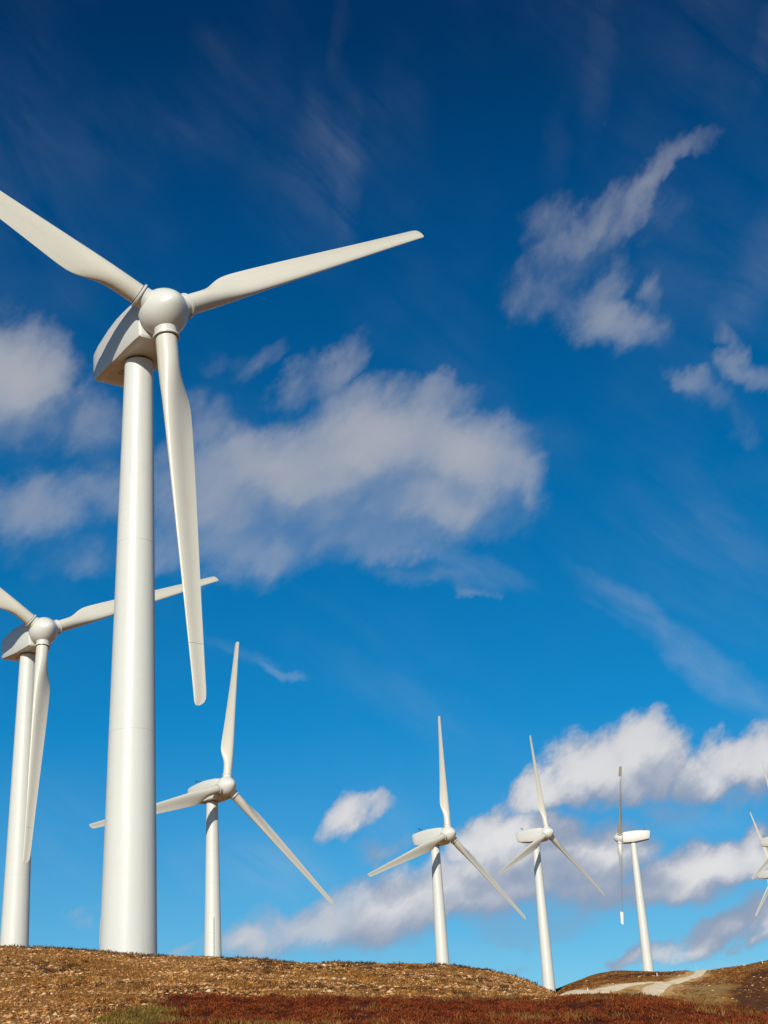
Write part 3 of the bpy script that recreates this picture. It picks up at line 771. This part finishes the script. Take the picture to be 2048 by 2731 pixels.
def stones(name, x, y, size, colors, mat, flat=0.55, sink=0.25):
    ph = [(1, 0, 0.1), (0.35, 0.9, 0), (-0.75, 0.65, 0.12), (-0.8, -0.6, 0), (0.3, -0.95, 0.08), (0.1, 0.05, 1), (0.0, 0.0, -0.6)]
    ph = np.array(ph); tri = []
    for i in range(5): tri += [(i, (i + 1) % 5, 5), ((i + 1) % 5, i, 6)]
    n_ = len(x); z = ground(x, y)
    q = rng.uniform(0, 2 * math.pi, n_); c_, s_ = np.cos(q), np.sin(q)
    J = 1 + rng.uniform(-0.3, 0.3, (n_, 7, 3)); V = ph[None] * J
    V = V * np.stack([size, size * rng.uniform(0.6, 1, n_), size * flat * rng.uniform(0.6, 1.5, n_)], 1)[:, None, :]
    vx = V[..., 0] * c_[:, None] - V[..., 1] * s_[:, None]; vy = V[..., 0] * s_[:, None] + V[..., 1] * c_[:, None]
    v = np.stack([vx + x[:, None], vy + y[:, None], V[..., 2] + (z + size * flat * (0.5 - sink))[:, None]], -1).reshape(-1, 3)
    f = (np.array(tri)[None] + (np.arange(n_) * 7)[:, None, None]).reshape(-1, 3)
    me = mesh_np(name, v, f); set_tint(me, np.repeat(pal(colors, n_, 0.25), 7, 0))
    return obj(name, me, mat)

M_PLANT = color_mat('plant_leaf'); M_STONE = color_mat('stone')
# stones and chips over the mound
x, y = polar_samples(95000, -19, 8.5, 44, 103)
keep = (heather_mask(x, y) < 0.45) & (rng.uniform(0, 1, len(x)) < 0.40 + 1.2 * fbm(x * 0.4, y * 0.4, 41, 4)) & (rng.uniform(0, 1, len(x)) > green_mask(x, y) * 0.85)
x, y = x[keep], y[keep]; sz = 0.022 + 0.034 * rng.exponential(1.0, len(x)); sz = np.minimum(sz, 0.20)
tag(stones('loose_stones', x, y, sz, [(0.511, 0.261, 0.091), (0.587, 0.341, 0.153), (0.378, 0.166, 0.057), (0.700, 0.475, 0.255), (0.284, 0.119, 0.040), (0.492, 0.230, 0.063), (0.568, 0.301, 0.136), (0.397, 0.182, 0.051)], M_STONE, 0.42), 'loose pale stones and chips scattered over the mound', 'stones', kind='stuff')
# dry grass and dead stems between the stones
x, y = polar_samples(30000, -19, 8.2, 44, 101)
keep = (heather_mask(x, y) < 0.5) & (rng.uniform(0, 1, len(x)) < 0.50 - 0.9 * fbm(x * 0.4, y * 0.4, 41, 4))
x, y = x[keep], y[keep]
tag(sprigs('dry_grass', x, y, 9, np.full(len(x), 0.13), rng.uniform(0.05, 0.15, len(x)), 0.020, [(0.328, 0.128, 0.028), (0.443, 0.201, 0.050), (0.212, 0.082, 0.014), (0.539, 0.286, 0.085), (0.183, 0.056, 0.014), (0.260, 0.124, 0.019)], M_PLANT, 1.6), 'dry brown grass and dead stems growing between the stones of the mound', 'grass', kind='stuff')
# low dark plants along the brow
x, y = polar_samples(5200, -19, 6.5, 93, 101.5)
keep = (rng.uniform(0, 1, len(x)) < 0.34 + 1.3 * fbm(x * 0.3, y * 0.3, 43, 3)) & (np.hypot(x - PADS[0][0], y - PADS[0][1]) > 2.1)
x, y = x[keep], y[keep]
tag(sprigs('brow_scrub', x, y, 14, np.full(len(x), 0.17), rng.uniform(0.04, 0.19, len(x)) * rng.uniform(0.7, 1.7, len(x)), 0.030, [(0.105, 0.052, 0.020), (0.075, 0.035, 0.020), (0.15, 0.085, 0.030), (0.20, 0.105, 0.045), (0.055, 0.026, 0.022)], M_PLANT, 0.9), 'low dark scrub along the brow of the mound', 'scrub', kind='stuff')
# green moor grass at the left
x, y = polar_samples(6000, -15, -5, 43, 62)
keep = green_mask(x, y) > rng.uniform(0.2, 0.9, len(x)); x, y = x[keep], y[keep]
tag(sprigs('green_grass', x, y, 14, np.full(len(x), 0.16), rng.uniform(0.08, 0.22, len(x)), 0.018, [(0.16, 0.112, 0.014), (0.21, 0.150, 0.026), (0.20, 0.095, 0.02), (0.11, 0.082, 0.012), (0.24, 0.135, 0.04)], M_PLANT, 0.9), 'short green moor grass below the mound', 'grass', kind='stuff')
# heather in the foreground: rounded cushions of short twiggy leaf
def cushions(name, cx, cy, rad, per, leaf, colors, mat):
    n_ = len(cx) * per; R0 = np.repeat(rad, per)
    t = rng.uniform(0, 2 * math.pi, n_); c_ = rng.uniform(0.05, 1, n_); s_ = np.sqrt(1 - c_ * c_)
    rr = R0 * rng.uniform(0.75, 1.1, n_)
    zc = np.repeat(ground(cx, cy), per)
    p = np.stack([np.repeat(cx, per) + rr * s_ * np.cos(t), np.repeat(cy, per) + rr * s_ * np.sin(t), zc + rr * c_ * 0.62 - 0.03], 1)
    nr_ = np.stack([s_ * np.cos(t), s_ * np.sin(t), c_ + 0.35], 1) + rng.normal(0, 0.35, (n_, 3)); nr_ /= np.linalg.norm(nr_, axis=1)[:, None]
    q = np.cross(nr_, rng.normal(0, 1, (n_, 3))); q /= np.linalg.norm(q, axis=1)[:, None]
    L = leaf * rng.uniform(0.6, 1.5, (n_, 1))
    v = np.stack([p - nr_ * L - q * L * 0.30, p - nr_ * L * 0.6 + q * L * 0.45, p + nr_ * L * 1.3 + q * L * 0.10, p + nr_ * L * 0.5 - q * L * 0.45], 1).reshape(-1, 3)
    me = mesh_np(name, v, np.arange(n_ * 4).reshape(-1, 4))
    cc = np.repeat(pal(colors, len(cx), 0.3), per, 0) * (1 + rng.uniform(-0.3, 0.3, (n_, 1)))
    set_tint(me, np.repeat(np.clip(cc, 0, 1), 4, 0))
    return obj(name, me, mat)
x, y = polar_samples(15000, -19, 19, 40, 69)
hm = heather_mask(x, y); keep = (hm > rng.uniform(0.2, 0.8, len(x))) & (rng.uniform(0, 1, len(x)) < 0.62 + 1.2 * fbm(x * 0.6, y * 0.6, 47, 3)) & (rng.uniform(0, 1, len(x)) > green_mask(x, y) * 0.75)
x, y = x[keep], y[keep]; hv = 0.13 + 0.27 * np.clip(fbm(x * 0.5, y * 0.5, 49, 3) + 0.45, 0, 1.1)
HEATHER = [(0.194, 0.037, 0.008), (0.143, 0.026, 0.006), (0.231, 0.048, 0.011), (0.166, 0.031, 0.006), (0.102, 0.019, 0.006), (0.203, 0.057, 0.012), (0.213, 0.039, 0.008)]
tag(cushions('heather', x, y, hv, 46, 0.030, HEATHER, M_PLANT), 'rust red heather covering the ground at the foot of the mound', 'heather', kind='stuff')
# yellowed moor grass showing through the heather, dark cushions on the mound
x, y = polar_samples(5000, -17, 17, 41, 68)
keep = (heather_mask(x, y) > 0.4) & (fbm(x * 0.28, y * 0.5, 57, 4) > 0.27); x, y = x[keep], y[keep]
tag(sprigs('moor_grass', x, y, 16, np.full(len(x), 0.13), rng.uniform(0.16, 0.34, len(x)), 0.014, [(0.22, 0.105, 0.026), (0.17, 0.085, 0.018), (0.26, 0.14, 0.042), (0.19, 0.075, 0.02)], M_PLANT, 0.8), 'yellowed grass growing through the rust red heather', 'grass', kind='stuff')
x, y = polar_samples(3600, -18, 8, 50, 100)
keep = (heather_mask(x, y) < 0.3) & (fbm(x * 0.22, y * 0.22, 59, 4) > 0.13); x, y = x[keep], y[keep]
tag(cushions('dead_heather', x, y, rng.uniform(0.10, 0.26, len(x)), 40, 0.034, [(0.085, 0.036, 0.016), (0.13, 0.055, 0.022), (0.06, 0.028, 0.016), (0.11, 0.065, 0.02)], M_PLANT), 'dark dead heather cushions dotted over the mound', 'heather', kind='stuff')
# clumps on the far hillside
x, y = polar_samples(22000, 4.5, 18, 350, 490)
keep = (track_dist(x, y) > 2.5) & (rng.uniform(0, 1, len(x)) < 0.5 + 1.0 * fbm(x * 0.07, y * 0.07, 51, 4)); x, y = x[keep], y[keep]
tag(sprigs('far_heather', x, y, 7, np.full(len(x), 0.40), rng.uniform(0.14, 0.36, len(x)), 0.11, [(0.157, 0.047, 0.013), (0.235, 0.095, 0.021), (0.291, 0.144, 0.032), (0.112, 0.031, 0.010)], M_PLANT, 0.9), 'patchy brown heather on the far hillside', 'heather', kind='stuff')
x, y = polar_samples(2600, 5.5, 16, 355, 470)
keep = rng.uniform(0, 1, len(x)) < 0.25 + 1.3 * fbm(x * 0.035, y * 0.08, 53, 3); x, y = x[keep], y[keep]
tag(stones('far_stones', x, y, 0.10 + 0.13 * rng.exponential(1.0, len(x)), [(0.728, 0.506, 0.264), (0.806, 0.598, 0.340), (0.598, 0.380, 0.170)], M_STONE, 0.30), 'pale stones and bare peat edges on the far hillside', 'stones', kind='stuff')

# ------------------------------------------------------------------ marker posts
def post(x, y, h, label):
    z = float(ground(np.array([x]), np.array([y]))[0])
    e = bpy.data.objects.new('marker_post', None); col.objects.link(e); e.location = (x, y, z)
    tag(e, label, 'post', 'white marker posts on the far hill')
    p = Parts(); p.loft([circle(0.13, -0.3, 10), circle(0.12, h * 0.96, 10), circle(0.07, h, 10)]); obj('shaft', p.mesh('shaft', 40), M_POST, e)
    p = Parts(); p.loft([circle(0.135, h * 0.70, 10), circle(0.135, h * 0.80, 10)]); obj('band', p.mesh('band', 40), M_GALV, e)
for a, r, h, lab in ((13.0, 449, 1.2, 'white marker post on the ridge near the right edge'), (6.57, 389, 1.0, 'white marker post at the foot of the side track'), (9.16, 437, 1.0, 'white marker post where the two tracks meet')):
    q = polar(a, r); post(q[0], q[1], h, lab)
